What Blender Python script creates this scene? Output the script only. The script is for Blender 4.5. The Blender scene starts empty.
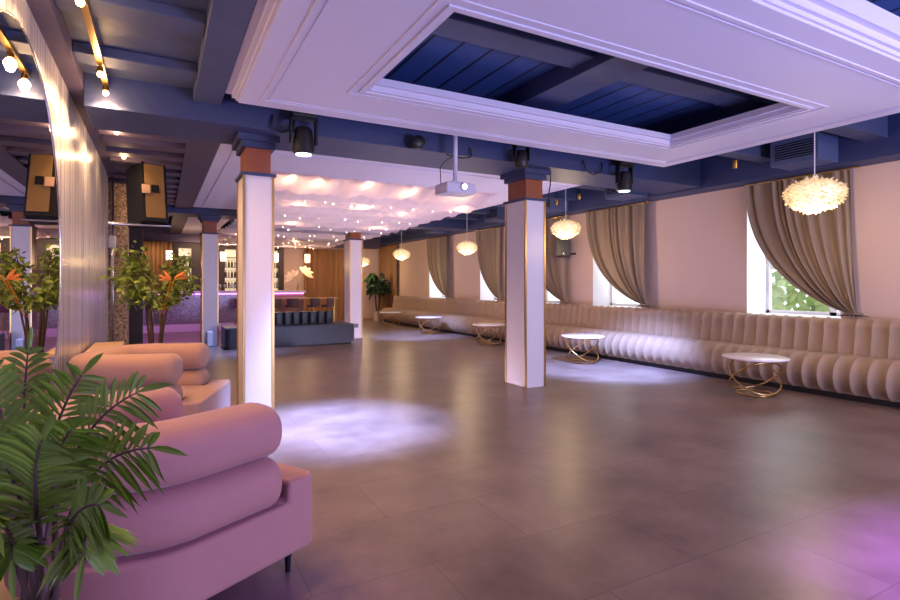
import bpy, bmesh, math, random
from mathutils import Vector, Matrix
PI = math.pi
S = bpy.context.scene
COL = S.collection
R = math.radians

# ---------------------------------------------------------------- camera
cd = bpy.data.cameras.new('camera'); cam = bpy.data.objects.new('camera', cd); COL.objects.link(cam)
cam.location = (0, 0, 1.4); cam.rotation_euler = (R(90), 0, R(-28.5))
cd.sensor_width = 36; cd.lens = 535/900*36; cd.shift_y = -16/900; cd.clip_start = .05
S.camera = cam
# ---------------------------------------------------------------- world
W = bpy.data.worlds.new('sky'); S.world = W; W.use_nodes = True
bg = W.node_tree.nodes['Background']; bg.inputs[0].default_value = (.80, .90, 1.0, 1); bg.inputs[1].default_value = 1.6
S.view_settings.view_transform = 'Standard'; S.view_settings.look = 'None'
S.view_settings.gamma = 1; S.view_settings.exposure = 0.38; S.view_settings.use_curve_mapping = False
S.cycles.use_denoising = True
S.cycles.max_bounces = 8; S.cycles.sample_clamp_indirect = 4

def spot(name, loc, target, power, color, size=40, blend=.6, r=.1, spec=1.0):
    l = bpy.data.lights.new(name, 'SPOT'); l.energy = power; l.color = color
    l.spot_size = R(size); l.spot_blend = blend; l.shadow_soft_size = r; l.specular_factor = spec
    o = bpy.data.objects.new(name, l); COL.objects.link(o); o.location = loc
    o.rotation_euler = (Vector(target)-Vector(loc)).to_track_quat('-Z', 'Y').to_euler(); return o
def area(name, loc, target, power, color, sx, sy):
    l = bpy.data.lights.new(name, 'AREA'); l.energy = power; l.color = color; l.shape = 'RECTANGLE'; l.size = sx; l.size_y = sy
    o = bpy.data.objects.new(name, l); COL.objects.link(o); o.location = loc
    o.rotation_euler = (Vector(target)-Vector(loc)).to_track_quat('-Z', 'Y').to_euler(); return o
def point(name, loc, power, color, r=.05):
    l = bpy.data.lights.new(name, 'POINT'); l.energy = power; l.color = color; l.shadow_soft_size = r
    o = bpy.data.objects.new(name, l); COL.objects.link(o); o.location = loc; return o

LAV = (.46, .50, 1.0); COOL = (.30, .42, 1.0); WARM = (1.0, .60, .27); PURP = (.62, .16, 1.0); PINK = (1.0, .68, .55)
# added area fills, unseen behind the camera, brightening ceiling and room
area('lavender_fill_light', (4.6, -2.8, .6), (3.3, 3.4, 3.2), 330, LAV, 3.0, 1.0)
area('front_fill_light', (6.0, -2.4, 2.6), (6.2, 6.0, 0.6), 80, (1.0, .80, .66), 4.0, 1.2)
spot('purple_par_light', (2.2, -1.2, 2.2), (.0, 2.5, .3), 330, (.34,.07,1.0), 30, .6, .12)
spot('purple_floor_light', (3.4, .6, 2.9), (3.5, .55, 0), 1100, (.42, .14, 1.0), 54, .8, .1)
spot('purple_bar_light', (-.3, 13.5, 2.7), (.2, 16.0, 0), 200, (.8, .18, 1), 95, .8, .1)
spot('blue_wash_light', (1.3, 5.4, 2.6), (1.5, 5.25, 0), 2300, COOL, 56, 1, .08)
spot('blue_wash_light', (5.7, 5.4, 2.6), (6.5, 6.5, 0), 1900, COOL, 64, .9, .08)
spot('blue_wash_light', (5.0, 12.6, 2.8), (6.0, 13.2, 0), 2800, COOL, 62, .9, .08)
spot('blue_wash_light', (1.4, 12.0, 2.9), (1.3, 12.0, 0), 600, COOL, 62, .9, .08)
for i, y in enumerate((1.5, 5, 8.6, 12.2, 15.8)):
    area('window_daylight', (8.46, y if i else 4.3, 1.8), (6.0, y if i else 4.3, 1.0), 14, (.85, .93, 1), 1.2, 1.4)
area('bar_room_light', (3.2, 18.9, 2.7), (3.4, 20.3, 1.2), 55, (1, .62, .40), 5.0, .3)
area('bar_drape_light', (-.2, 18.9, 2.6), (-.2, 19.4, 1.0), 9, (1, .7, .35), 1.0, .2)
area('drape_fill_light', (3.45, 12.0, 3.30), (3.45, 12.1, 0), 60, (1, .74, .66), 3.4, 7.0)  # added fill above the tulle, brightening drape and hall
area('hall_fill_light', (4.4, 9.9, .012), (4.4, 9.9, 3), 95, (.85, .70, 1), 3.5, 8)  # added unseen fill at floor level, facing up into the hall

# ---------------------------------------------------------------- materials
def lin(h):
    h = h.lstrip('#'); c = [int(h[i:i+2], 16)/255 for i in (0, 2, 4)]
    return tuple(x/12.92 if x <= .04045 else ((x+.055)/1.055)**2.4 for x in c)+(1,)
def mat(name, col, rough=.5, metal=0, var=0, vscale=6, bump=0, bscale=40, emit=None, es=0, sheen=0, trans=0, alpha=1, coat=0):
    m = bpy.data.materials.new(name); m.use_nodes = True; nt = m.node_tree; b = nt.nodes['Principled BSDF']
    c = lin(col) if isinstance(col, str) else tuple(col)+(1,)
    b.inputs['Base Color'].default_value = c; b.inputs['Roughness'].default_value = rough; b.inputs['Metallic'].default_value = metal
    if sheen: b.inputs['Sheen Weight'].default_value = sheen; b.inputs['Sheen Roughness'].default_value = .4
    if trans: b.inputs['Transmission Weight'].default_value = trans
    if coat: b.inputs['Coat Weight'].default_value = coat
    b.inputs['Alpha'].default_value = alpha
    if emit: b.inputs['Emission Color'].default_value = tuple(emit)+(1,); b.inputs['Emission Strength'].default_value = es
    if var or bump:
        tc = nt.nodes.new('ShaderNodeTexCoord')
    if var:
        n = nt.nodes.new('ShaderNodeTexNoise'); n.inputs['Scale'].default_value = vscale; n.inputs['Detail'].default_value = 5
        nt.links.new(tc.outputs['Object'], n.inputs['Vector'])
        mx = nt.nodes.new('ShaderNodeMix'); mx.data_type = 'RGBA'
        mx.inputs[6].default_value = tuple(x*(1-var) for x in c[:3])+(1,); mx.inputs[7].default_value = tuple(min(1, x*(1+var)) for x in c[:3])+(1,)
        nt.links.new(n.outputs['Fac'], mx.inputs[0]); nt.links.new(mx.outputs[2], b.inputs['Base Color'])
    if bump:
        n2 = nt.nodes.new('ShaderNodeTexNoise'); n2.inputs['Scale'].default_value = bscale; n2.inputs['Detail'].default_value = 4
        nt.links.new(tc.outputs['Object'], n2.inputs['Vector'])
        bp = nt.nodes.new('ShaderNodeBump'); bp.inputs['Strength'].default_value = bump; bp.inputs['Distance'].default_value = .01
        nt.links.new(n2.outputs['Fac'], bp.inputs['Height']); nt.links.new(bp.outputs[0], b.inputs['Normal'])
    return m
M = {}
M['wall'] = mat('rose_beige_plaster', '#d2b6a8', .85, var=.06, vscale=1.2, bump=.15, bscale=20)
M['white'] = mat('white_paint', '#e2dde2', .6, var=.02)
M['slab'] = mat('white_panel_paint', '#d4cfe2', .7, var=.02, vscale=2)
M['navy'] = mat('navy_stained_wood', '#2c3760', .55, var=.25, vscale=5, bump=.4, bscale=14)
M['navy2'] = mat('dusty_navy_wood', '#414a6a', .55, var=.25, vscale=5, bump=.4, bscale=14)
M['plum'] = mat('plum_brown_wood', '#4b4058', .6, var=.25, vscale=5, bump=.4, bscale=14)
M['column'] = mat('white_laminate', '#dcd4dc', .28, var=.02)
M['gold'] = mat('brushed_gold', '#c9a468', .3, 1)
M['copper'] = mat('rust_brown_wood', '#8f4a26', .5, var=.25, vscale=12)
M['velvet'] = mat('pink_beige_velvet', '#9c7464', .85, var=.05, vscale=8, sheen=.2, bump=.12, bscale=60)
M['taupe'] = mat('taupe_velvet', '#a0866f', .8, var=.06, vscale=6, sheen=.25, bump=.1, bscale=60)
M['seam'] = mat('dark_seam', '#5a4038', .9)
M['black'] = mat('black_plastic', '#101014', .45)
M['black2'] = mat('charcoal_metal', '#1d1d22', .35, .4)
M['dark_velvet'] = mat('dark_teal_blue_leather', '#222b38', .4, var=.15, vscale=5, bump=.1)
M['curtain'] = mat('taupe_curtain_satin', '#84705e', .5, var=.06, vscale=3, sheen=.3)
M['drape'] = mat('ochre_drape', '#8a6038', .6, var=.08, sheen=.3)
M['table_top'] = mat('white_marble', '#e8dfe2', .25, var=.05, vscale=5)
M['wood_top'] = mat('beige_tabletop', '#caa587', .5, var=.08)
M['vent'] = mat('grey_blue_metal_box', '#4e597c', .5)
M['slot'] = mat('dark_slot', '#0d1018', .8)
M['speaker_back'] = mat('warm_light_tan_panel', '#86683f', .55, var=.08)  # tan tone is warm lamplight painted into the speaker back
M['brass'] = mat('brass', '#b08a4a', .3, 1)
M['chrome'] = mat('chrome', '#c8c8d0', .2, 1)
M['mirror'] = mat('mirror_glass', (.86, .86, .88), .01, 1)
M['trunk'] = mat('brown_bark', '#5a4432', .8, var=.2)
M['leaf'] = mat('green_leaf', '#7a8a34', .45, var=.5, vscale=9)
M['leaf2'] = mat('palm_leaf', '#6c8c2a', .33, var=.5, vscale=9)
M['leaf_dark'] = mat('dark_leaf', '#1f3a20', .4, var=.3, vscale=9)
M['leaf_pale'] = mat('lit_palm_leaf', '#e6d2bc', .5)  # cream tone stands for lamplight painted onto palm leaves
M['stem'] = mat('purplish_stem', '#4d3a34', .6)
M['orange'] = mat('orange_petal', '#ea9038', .5, var=.3, vscale=9)
M['pot'] = mat('cream_pot', '#c8b8a8', .5)
M['bark_outside'] = mat('outdoor_foliage', '#c2d890', .7, var=.5, vscale=3)
M['projector'] = mat('lavender_white_plastic', '#c9c4d8', .4)
M['bulb'] = mat('warm_bulb', (1, .6, .3), .4, emit=(1, .55, .22), es=22)
M['fairy'] = mat('fairy_bulb', (1, .8, .6), .4, emit=(1, .74, .48), es=5)
M['pend'] = mat('small_pendant_glow', (1, .8, .6), .4, emit=(1, .74, .50), es=3.2)
M['lens'] = mat('lit_lens', (.7, .9, 1), .2, emit=(.62, .85, 1), es=5)
M['plens'] = mat('projector_lens_glow', (1, 1, 1), .2, emit=(1, .96, 1), es=5)
M['led'] = mat('purple_led', (.8, .3, 1), .4, emit=(.75, .24, 1), es=2.6)
M['core'] = mat('lamp_core_glow', (1, .9, .7), .6, emit=(1, .78, .42), es=.5)
M['shelf_glow'] = mat('backlit_panel', (1, .85, .65), .6, emit=(1, .76, .48), es=.62)
M['dark_wood'] = mat('dark_brown_wood', '#2a1a18', .5, var=.15)
M['bottle_g'] = mat('green_bottle_glass', '#33472a', .1, trans=.3)
M['bottle_a'] = mat('amber_bottle_glass', '#7a3f16', .1, trans=.3)
M['bottle_c'] = mat('pale_bottle_glass', '#c8d4cc', .1, trans=.4)
M['socket'] = mat('grey_socket', '#6e6a70', .5)
M['stoolseat'] = mat('mauve_stool_seat', '#5a4248', .6)
M['counter_pink'] = mat('rosy_counter_front', '#b08878', .6, var=.08)

# glass
def glassmat():
    m = bpy.data.materials.new('window_glass'); m.use_nodes = True; nt = m.node_tree; nt.nodes.clear()
    o = nt.nodes.new('ShaderNodeOutputMaterial'); t = nt.nodes.new('ShaderNodeBsdfTransparent'); g = nt.nodes.new('ShaderNodeBsdfGlossy')
    g.inputs['Roughness'].default_value = .02; mx = nt.nodes.new('ShaderNodeMixShader'); mx.inputs[0].default_value = .06
    nt.links.new(t.outputs[0], mx.inputs[1]); nt.links.new(g.outputs[0], mx.inputs[2]); nt.links.new(mx.outputs[0], o.inputs[0]); return m
M['glass'] = glassmat()
# translucent fabrics / feathers
def translucent(name, col, glow=None, gs=0, mixf=.5, transp=0):
    m = bpy.data.materials.new(name); m.use_nodes = True; nt = m.node_tree; nt.nodes.clear()
    o = nt.nodes.new('ShaderNodeOutputMaterial'); d = nt.nodes.new('ShaderNodeBsdfDiffuse'); t = nt.nodes.new('ShaderNodeBsdfTranslucent')
    d.inputs[0].default_value = lin(col); t.inputs[0].default_value = lin(col)
    mx = nt.nodes.new('ShaderNodeMixShader'); mx.inputs[0].default_value = mixf
    nt.links.new(d.outputs[0], mx.inputs[1]); nt.links.new(t.outputs[0], mx.inputs[2]); last = mx.outputs[0]
    if glow:
        e = nt.nodes.new('ShaderNodeEmission'); e.inputs[0].default_value = tuple(glow)+(1,); e.inputs[1].default_value = gs
        a = nt.nodes.new('ShaderNodeAddShader'); nt.links.new(last, a.inputs[0]); nt.links.new(e.outputs[0], a.inputs[1]); last = a.outputs[0]
    if transp:
        tr = nt.nodes.new('ShaderNodeBsdfTransparent'); x = nt.nodes.new('ShaderNodeMixShader'); x.inputs[0].default_value = transp
        nt.links.new(last, x.inputs[1]); nt.links.new(tr.outputs[0], x.inputs[2]); last = x.outputs[0]
    nt.links.new(last, o.inputs[0]); return m
M['tulle'] = translucent('white_tulle', '#e6d6e2', mixf=.55, transp=.12)
M['feather'] = translucent('warm_white_feather', '#f4e6c4', (1, .80, .50), .16, .5)

# floor tiles
def floormat():
    m = bpy.data.materials.new('grey_brown_stone_tile'); m.use_nodes = True; nt = m.node_tree; b = nt.nodes['Principled BSDF']
    tc = nt.nodes.new('ShaderNodeTexCoord'); mp = nt.nodes.new('ShaderNodeMapping')
    nt.links.new(tc.outputs['Object'], mp.inputs[0])
    br = nt.nodes.new('ShaderNodeTexBrick'); br.offset = .5; br.inputs['Scale'].default_value = 1
    br.inputs['Brick Width'].default_value = 1.2; br.inputs['Row Height'].default_value = .6; br.inputs['Mortar Size'].default_value = .004
    br.inputs['Color1'].default_value = (.9, .9, .9, 1); br.inputs['Color2'].default_value = (1.06, 1.06, 1.06, 1); br.inputs['Mortar'].default_value = (.66, .66, .66, 1)
    nt.links.new(mp.outputs[0], br.inputs[0])
    n = nt.nodes.new('ShaderNodeTexNoise'); n.inputs['Scale'].default_value = 1.7; n.inputs['Detail'].default_value = 9; n.inputs['Roughness'].default_value = .65
    nt.links.new(tc.outputs['Object'], n.inputs[0])
    cr = nt.nodes.new('ShaderNodeValToRGB'); cr.color_ramp.elements[0].position = .3; cr.color_ramp.elements[0].color = lin('#604e4a')
    cr.color_ramp.elements[1].position = .7; cr.color_ramp.elements[1].color = lin('#8e7a72'); nt.links.new(n.outputs['Fac'], cr.inputs[0])
    mx = nt.nodes.new('ShaderNodeMix'); mx.data_type = 'RGBA'; mx.blend_type = 'MULTIPLY'; mx.inputs[0].default_value = 1
    nt.links.new(cr.outputs[0], mx.inputs[6]); nt.links.new(br.outputs[0], mx.inputs[7]); nt.links.new(mx.outputs[2], b.inputs['Base Color'])
    b.inputs['Roughness'].default_value = .36
    mr = nt.nodes.new('ShaderNodeMapRange'); mr.inputs[3].default_value = .26; mr.inputs[4].default_value = .46
    nt.links.new(n.outputs['Fac'], mr.inputs[0]); nt.links.new(mr.outputs[0], b.inputs['Roughness'])
    bp = nt.nodes.new('ShaderNodeBump'); bp.inputs['Strength'].default_value = .12; bp.inputs['Distance'].default_value = .01
    nt.links.new(n.outputs['Fac'], bp.inputs['Height']); nt.links.new(bp.outputs[0], b.inputs['Normal'])
    return m
M['floor'] = floormat()
# planks: boards running along Y with dark gaps
def plankmat():
    m = bpy.data.materials.new('navy_ceiling_boards'); m.use_nodes = True; nt = m.node_tree; b = nt.nodes['Principled BSDF']
    tc = nt.nodes.new('ShaderNodeTexCoord'); mp = nt.nodes.new('ShaderNodeMapping'); mp.inputs['Rotation'].default_value = (0, 0, R(90))
    nt.links.new(tc.outputs['Object'], mp.inputs[0])
    br = nt.nodes.new('ShaderNodeTexBrick'); br.offset = .5; br.inputs['Scale'].default_value = 1
    br.inputs['Brick Width'].default_value = 6; br.inputs['Row Height'].default_value = .28; br.inputs['Mortar Size'].default_value = .014
    c = lin('#3a5590'); br.inputs['Color1'].default_value = c; br.inputs['Color2'].default_value = tuple(x*.8 for x in c[:3])+(1,); br.inputs['Mortar'].default_value = (.003, .004, .01, 1)
    nt.links.new(mp.outputs[0], br.inputs[0]); nt.links.new(br.outputs[0], b.inputs['Base Color']); b.inputs['Roughness'].default_value = .6; return m
M['planks'] = plankmat()
# silver fluted wall: vertical fibres smear reflections sideways
def silvermat():
    m = bpy.data.materials.new('silver_fluted_panel'); m.use_nodes = True; nt = m.node_tree; b = nt.nodes['Principled BSDF']
    b.inputs['Metallic'].default_value = .42; b.inputs['Roughness'].default_value = .25
    tc = nt.nodes.new('ShaderNodeTexCoord'); mp = nt.nodes.new('ShaderNodeMapping'); mp.inputs['Scale'].default_value = (1, 26, .35)
    nt.links.new(tc.outputs['Object'], mp.inputs[0])
    n = nt.nodes.new('ShaderNodeTexNoise'); n.inputs['Scale'].default_value = 1; n.inputs['Detail'].default_value = 3
    nt.links.new(mp.outputs[0], n.inputs[0])
    cr = nt.nodes.new('ShaderNodeValToRGB'); cr.color_ramp.elements[0].color = lin('#aaa4ae'); cr.color_ramp.elements[1].color = lin('#e6e2e8')
    cr.color_ramp.elements[0].position = .35; cr.color_ramp.elements[1].position = .65
    nt.links.new(n.outputs['Fac'], cr.inputs[0]); nt.links.new(cr.outputs[0], b.inputs['Base Color'])
    bp = nt.nodes.new('ShaderNodeBump'); bp.inputs['Strength'].default_value = .35; bp.inputs['Distance'].default_value = .01
    nt.links.new(n.outputs['Fac'], bp.inputs['Height']); nt.links.new(bp.outputs[0], b.inputs['Normal']); return m
M['silver'] = silvermat()
def mosaic(name, c1, c2, sc=1, metal=.5):
    m = bpy.data.materials.new(name); m.use_nodes = True; nt = m.node_tree; b = nt.nodes['Principled BSDF']
    tc = nt.nodes.new('ShaderNodeTexCoord'); v = nt.nodes.new('ShaderNodeTexVoronoi'); v.inputs['Scale'].default_value = 22*sc
    nt.links.new(tc.outputs['Object'], v.inputs[0])
    s = nt.nodes.new('ShaderNodeSeparateColor'); nt.links.new(v.outputs['Color'], s.inputs[0])
    cr = nt.nodes.new('ShaderNodeValToRGB'); cr.color_ramp.elements[0].color = lin(c1); cr.color_ramp.elements[1].color = lin(c2)
    nt.links.new(s.outputs[0], cr.inputs[0]); nt.links.new(cr.outputs[0], b.inputs['Base Color'])
    b.inputs['Metallic'].default_value = metal; b.inputs['Roughness'].default_value = .35; return m
M['mosaic'] = mosaic('grey_glitter_mosaic', '#6a6672', '#aaa6b0', 2.2)
M['mosaic2'] = mosaic('gold_pebble_mosaic', '#6a5240', '#d8bc9c', 2.0)

# ---------------------------------------------------------------- mesh helpers
class MB:
    def __init__(s): s.bm = bmesh.new()
    def box(s, x0, x1, y0, y1, z0, z1, rot=None, bevel=0):
        g = bmesh.ops.create_cube(s.bm, size=1)['verts']
        mt = Matrix.Translation(((x0+x1)/2, (y0+y1)/2, (z0+z1)/2)) @ Matrix.Diagonal((x1-x0, y1-y0, z1-z0, 1))
        bmesh.ops.transform(s.bm, matrix=mt, verts=g)
        if bevel:
            es = list({e for v in g for e in v.link_edges})
            bmesh.ops.bevel(s.bm, geom=es, offset=bevel, segments=3, affect='EDGES', profile=.5)
        return s
    def tube(s, pts, r, n=8, closed=False, caps=True):
        pts = [Vector(p) for p in pts]; N = len(pts); rings = []
        rr = r if hasattr(r, '__len__') else [r]*N
        up = Vector((0, 0, 1)); pn = None
        for i, p in enumerate(pts):
            if closed: t = pts[(i+1) % N]-pts[i-1]
            else: t = pts[min(i+1, N-1)]-pts[max(i-1, 0)]
            t.normalize()
            if pn is None:
                a = up if abs(t.z) < .9 else Vector((1, 0, 0)); nrm = (a-t*a.dot(t)).normalized()
            else: nrm = (pn-t*pn.dot(t)).normalized()
            pn = nrm; b = t.cross(nrm)
            rings.append([s.bm.verts.new(p+(nrm*math.cos(2*PI*k/n)+b*math.sin(2*PI*k/n))*rr[i]) for k in range(n)])
        for i in range(N if closed else N-1):
            A = rings[i]; B = rings[(i+1) % N]
            for k in range(n): s.bm.faces.new((A[k], A[(k+1) % n], B[(k+1) % n], B[k]))
        if caps and not closed: s.bm.faces.new(rings[0][::-1]); s.bm.faces.new(rings[-1])
        return s
    def lathe(s, prof, c=(0, 0, 0), n=24, axis='z'):
        rings = []
        for r, h in prof:
            ring = []
            for k in range(n):
                a = 2*PI*k/n
                v = {'z': (r*math.cos(a), r*math.sin(a), h), 'y': (r*math.cos(a), h, r*math.sin(a)), 'x': (h, r*math.cos(a), r*math.sin(a))}[axis]
                ring.append(s.bm.verts.new(Vector(v)+Vector(c)))
            rings.append(ring)
        for A, B in zip(rings, rings[1:]):
            for k in range(n): s.bm.faces.new((A[k], A[(k+1) % n], B[(k+1) % n], B[k]))
        if prof[0][0] > 1e-5: s.bm.faces.new(rings[0][::-1])
        if prof[-1][0] > 1e-5: s.bm.faces.new(rings[-1])
        return s
    def grid(s, fn, nu, nv, double=False):
        V = [[s.bm.verts.new(fn(i/nu, j/nv)) for j in range(nv+1)] for i in range(nu+1)]
        for i in range(nu):
            for j in range(nv): s.bm.faces.new((V[i][j], V[i+1][j], V[i+1][j+1], V[i][j+1]))
        return s
    def prism(s, poly, z0, z1, bevel=0):
        a = [s.bm.verts.new((x, y, z0)) for x, y in poly]; b = [s.bm.verts.new((x, y, z1)) for x, y in poly]
        f1 = s.bm.faces.new(a[::-1]); f2 = s.bm.faces.new(b); n = len(poly)
        for k in range(n): s.bm.faces.new((a[k], a[(k+1) % n], b[(k+1) % n], b[k]))
        if bevel:
            es = list(f1.edges)+list(f2.edges)
            bmesh.ops.bevel(s.bm, geom=es, offset=bevel, segments=4, affect='EDGES', profile=.5)
        return s
    def leaf(s, p, d, side, L, w, droop=.2, seg=3, fold=.15):
        p = Vector(p); d = Vector(d).normalized(); side = (Vector(side)-d*Vector(side).dot(d)).normalized(); nrm = d.cross(side)
        prev = None; prof = [.25, .95, .8, .02] if seg == 3 else [.2, .8, 1, .75, .02]
        K = len(prof)-1
        for i in range(K+1):
            t = i/K; c = p+d*L*t+Vector((0, 0, -1))*droop*L*t*t; hw = w*prof[i]/2
            row = [s.bm.verts.new(c-side*hw+nrm*fold*hw), s.bm.verts.new(c), s.bm.verts.new(c+side*hw+nrm*fold*hw)]
            if prev:
                s.bm.faces.new((prev[0], prev[1], row[1], row[0])); s.bm.faces.new((prev[1], prev[2], row[2], row[1]))
            prev = row
        return s
    def build(s, name, m, parent=None, smooth=False, loc=None, kind=None):
        bmesh.ops.recalc_face_normals(s.bm, faces=s.bm.faces)
        me = bpy.data.meshes.new(name); s.bm.to_mesh(me); s.bm.free(); me.materials.append(M[m] if isinstance(m, str) else m)
        if smooth:
            for p in me.polygons: p.use_smooth = True
            if smooth == 'angle':
                try: me.set_sharp_from_angle(angle=R(40))
                except Exception: pass
        o = bpy.data.objects.new(name, me); COL.objects.link(o)
        if parent: o.parent = parent
        if loc: o.location = loc
        if kind: o['kind'] = kind
        return o
def tag(o, label, cat, group=None):
    o['label'] = label; o['category'] = cat
    if group: o['group'] = group
    return o
def thing(name, label, cat, loc=(0, 0, 0), rz=0, group=None):
    o = bpy.data.objects.new(name, None); COL.objects.link(o); o.location = loc; o.rotation_euler = (0, 0, rz)
    o.empty_display_size = .1
    return tag(o, label, cat, group)
def children(o): return [c for c in COL.objects if c.parent == o]
def dup(o, loc=None, rz=None, label=None, parent=None, group=None):
    c = o.copy(); COL.objects.link(c); c.parent = parent
    if loc is not None: c.location = loc
    if rz is not None: c.rotation_euler = (0, 0, rz)
    if label: c['label'] = label
    if group: c['group'] = group
    for ch in children(o): dup(ch, parent=c)
    return c
def struct(name, mb, m, **k): return mb.build(name, m, kind='structure', **k)

# ================================================================ SETTING
struct('floor', MB().box(-4, 8.6, -3.5, 21.2, -.1, 0), 'floor')
struct('ceiling', MB().box(-4, 8.6, -3.6, 21.2, 3.42, 3.5), 'planks')
struct('wall_behind', MB().box(-4, 8.6, -3.7, -3.5, 0, 3.42), 'wall')
# right wall with five window openings
WIN = [(3.78, 5.10), (7.15, 8.45), (9.5, 10.75), (12.05, 12.95), (15.0, 16.2)]
ZS, ZT = .93, 2.56
mb = MB(); y = -3.5
for a, b in WIN:
    mb.box(8.0, 8.66, y, a, 0, 3.42); mb.box(8.0, 8.66, a, b, 0, ZS); mb.box(8.0, 8.66, a, b, ZT, 3.42); y = b
mb.box(8.0, 8.66, y, 21, 0, 3.42); struct('wall_right', mb, 'wall')
struct('wall_back', MB().box(-4, 8.4, 20.75, 21.1, 0, 3.42), 'wall')
for i, (a, b) in enumerate(WIN):
    w = thing('window_%d' % (i+1), '', 'window'); del w['label']; del w['category']; w['kind'] = 'structure'
    f = MB(); t = .06
    for (y0, y1, z0, z1) in ((a, a+t, ZS, ZT), (b-t, b, ZS, ZT), (a, b, ZS, ZS+t), (a, b, ZT-t, ZT), (a+.30, a+.39, ZS, ZT)):
        f.box(8.50, 8.57, y0, y1, z0, z1)
    f.build('window_frame', 'white', w)
    MB().box(8.53, 8.54, a+t, b-t, ZS+t, ZT-t).build('window_pane', 'glass', w)
    s = MB(); s.box(8.001, 8.50, a, a+.012, ZS, ZT); s.box(8.001, 8.50, b-.012, b, ZS, ZT); s.box(8.001, 8.50, a, b, ZT-.012, ZT); s.build('window_reveal', 'white', w)
    MB().box(7.99, 8.50, a, b, ZS-.02, ZS+.012).build('window_sill', 'white', w)
# left silver wall
struct('wall_left', MB().box(-.85, -.70, -1.0, 9.8, 0, 3.09), 'silver')
struct('trim_1', MB().box(-1.1, -.58, -1.5, 9.9, 3.09, 3.42), 'plum')
struct('wall_far_left', MB().box(-4.0, -3.8, -3.5, 21, 0, 3.42), 'wall')

# ceiling beams
def beam(x0, x1, y0, y1, z0, z1, m, label, group=None, name='ceiling_beam'):
    o = MB().box(x0, x1, y0, y1, z0, z1, bevel=.008).build(name, m); tag(o, label, 'beam', group); return o
main = [(5.6, 6.4), (13.05, 13.75)]
beam(-.58, 7.6, 5.6, 6.4, 2.95, 3.42, 'navy', 'wide navy main beam resting on the two nearest columns')
beam(-3.8, 7.6, 13.05, 13.75, 2.95, 3.42, 'navy', 'wide navy main beam resting on the two far columns')
beam(-3.8, 7.6, 19.7, 20.1, 2.78, 3.42, 'plum', 'dark header beam above the bar shelves at the back')
beam(7.6, 8.0, -1.4, 20.7, 2.92, 3.42, 'navy', 'long navy beam running along the top of the window wall')
for (y0, y1) in ((-1.4, 5.6), (6.4, 13.05), (13.75, 19.7)):
    beam(.28, .52 if y0 < 5 else .62, y0, y1, 3.12 if y0 < 5 else 3.04, 3.24 if y0 < 5 else 3.42, 'navy2' if y0 < 5 else 'plum',
         {-1.4: 'dusty blue lengthwise beam left of the white coffered panel, nearest stretch', 6.4: 'lengthwise beam left of the draped ceiling, between the two main beams', 13.75: 'lengthwise beam beyond the far main beam'}[y0])
beam(3.24, 3.65, 1.95, 5.6, 3.24, 3.42, 'navy', 'short navy beam crossing the opening of the nearest white ceiling panel lengthwise')
beam(.76, 3.24, 3.40, 3.68, 3.32, 3.42, 'navy2', 'weathered blue cross beam in the left half of the ceiling opening')
beam(3.65, 6.2, 3.40, 3.68, 3.32, 3.42, 'navy2', 'weathered blue cross beam in the right half of the ceiling opening')
def side(n, a): return ['nearest', 'second nearest', 'third', 'fourth', 'fifth', 'sixth', 'seventh', 'eighth', 'ninth', 'tenth', 'eleventh', 'twelfth'][n] + a
k = 0
for yy in (2.0, 3.0, 3.97, 4.92):
    beam(-.58, .28, yy, yy+.24, 3.16, 3.24, 'navy2', 'joist left of the white coffered panel above the track lamps, %s the camera' % side(k, ' to') , 'left ceiling joists before the main beam', 'ceiling_joist'); k += 1
k = 0; yy = 6.75
while yy < 12.8:
    beam(-.58 if yy < 9.5 else -3.8, .28, yy, yy+.26, 3.05, 3.42, 'plum', 'plum wooden joist left of the far columns, %s behind the near main beam' % side(k, ''), 'left ceiling joists behind the main beam', 'ceiling_joist'); yy += .56; k += 1
k = 0
for yy in (.6, 3.1, 4.4, 7.2, 8.5, 9.8, 11.1, 12.3, 14.6, 15.9, 17.2, 18.5):
    beam(6.5, 7.6, yy, yy+.24, 3.14, 3.42, 'navy2', 'short navy cross joist between white panels and window wall, %s along the wall' % side(k, ''), 'right ceiling joists', 'ceiling_joist'); k += 1

tag(MB().box(-.58, .52, -1.4, 5.6, 3.24, 3.3).build('ceiling_boarding', 'navy2'), 'dusty blue boarding above the joists over the track lamps', 'boarding')
# suspended white slabs ------------------------------------------------
def ring(mb, X0, X1, Y0, Y1, w, z0, z1):
    mb.box(X0, X1, Y0, Y0+w, z0, z1); mb.box(X0, X1, Y1-w, Y1, z0, z1); mb.box(X0, X0+w, Y0+w, Y1-w, z0, z1); mb.box(X1-w, X1, Y0+w, Y1-w, z0, z1)
def bars(mb, X0, X1, Y0, Y1, a, b, c, d, z0, z1):   # rectangle with hole a..b x c..d
    mb.box(X0, a, Y0, Y1, z0, z1); mb.box(b, X1, Y0, Y1, z0, z1); mb.box(a, b, Y0, c, z0, z1)
    if d < Y1: mb.box(a, b, d, Y1, z0, z1)
sl = thing('coffered_ceiling_panel', 'large white suspended ceiling panel with rectangular opening, nearest the camera', 'ceiling panel', (0, 0, 0))
mb = MB(); bars(mb, .63, 6.26, 1.9, 5.2, 1.57, 5.32, 2.84, 4.33, 3.05, 3.17); mb.build('panel', 'slab', sl)
mb = MB(); ring(mb, .58, 6.31, 1.85, 5.25, .06, 3.10, 3.22); ring(mb, .53, 6.36, 1.80, 5.30, .06, 3.15, 3.28); ring(mb, .61, 6.28, 1.88, 5.22, .05, 3.07, 3.2); mb.build('outer_moulding', 'slab', sl)
mb = MB(); ring(mb, 1.50, 5.39, 2.77, 4.40, .04, 3.038, 3.05); ring(mb, 1.42, 5.47, 2.69, 4.48, .025, 3.042, 3.05)
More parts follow.
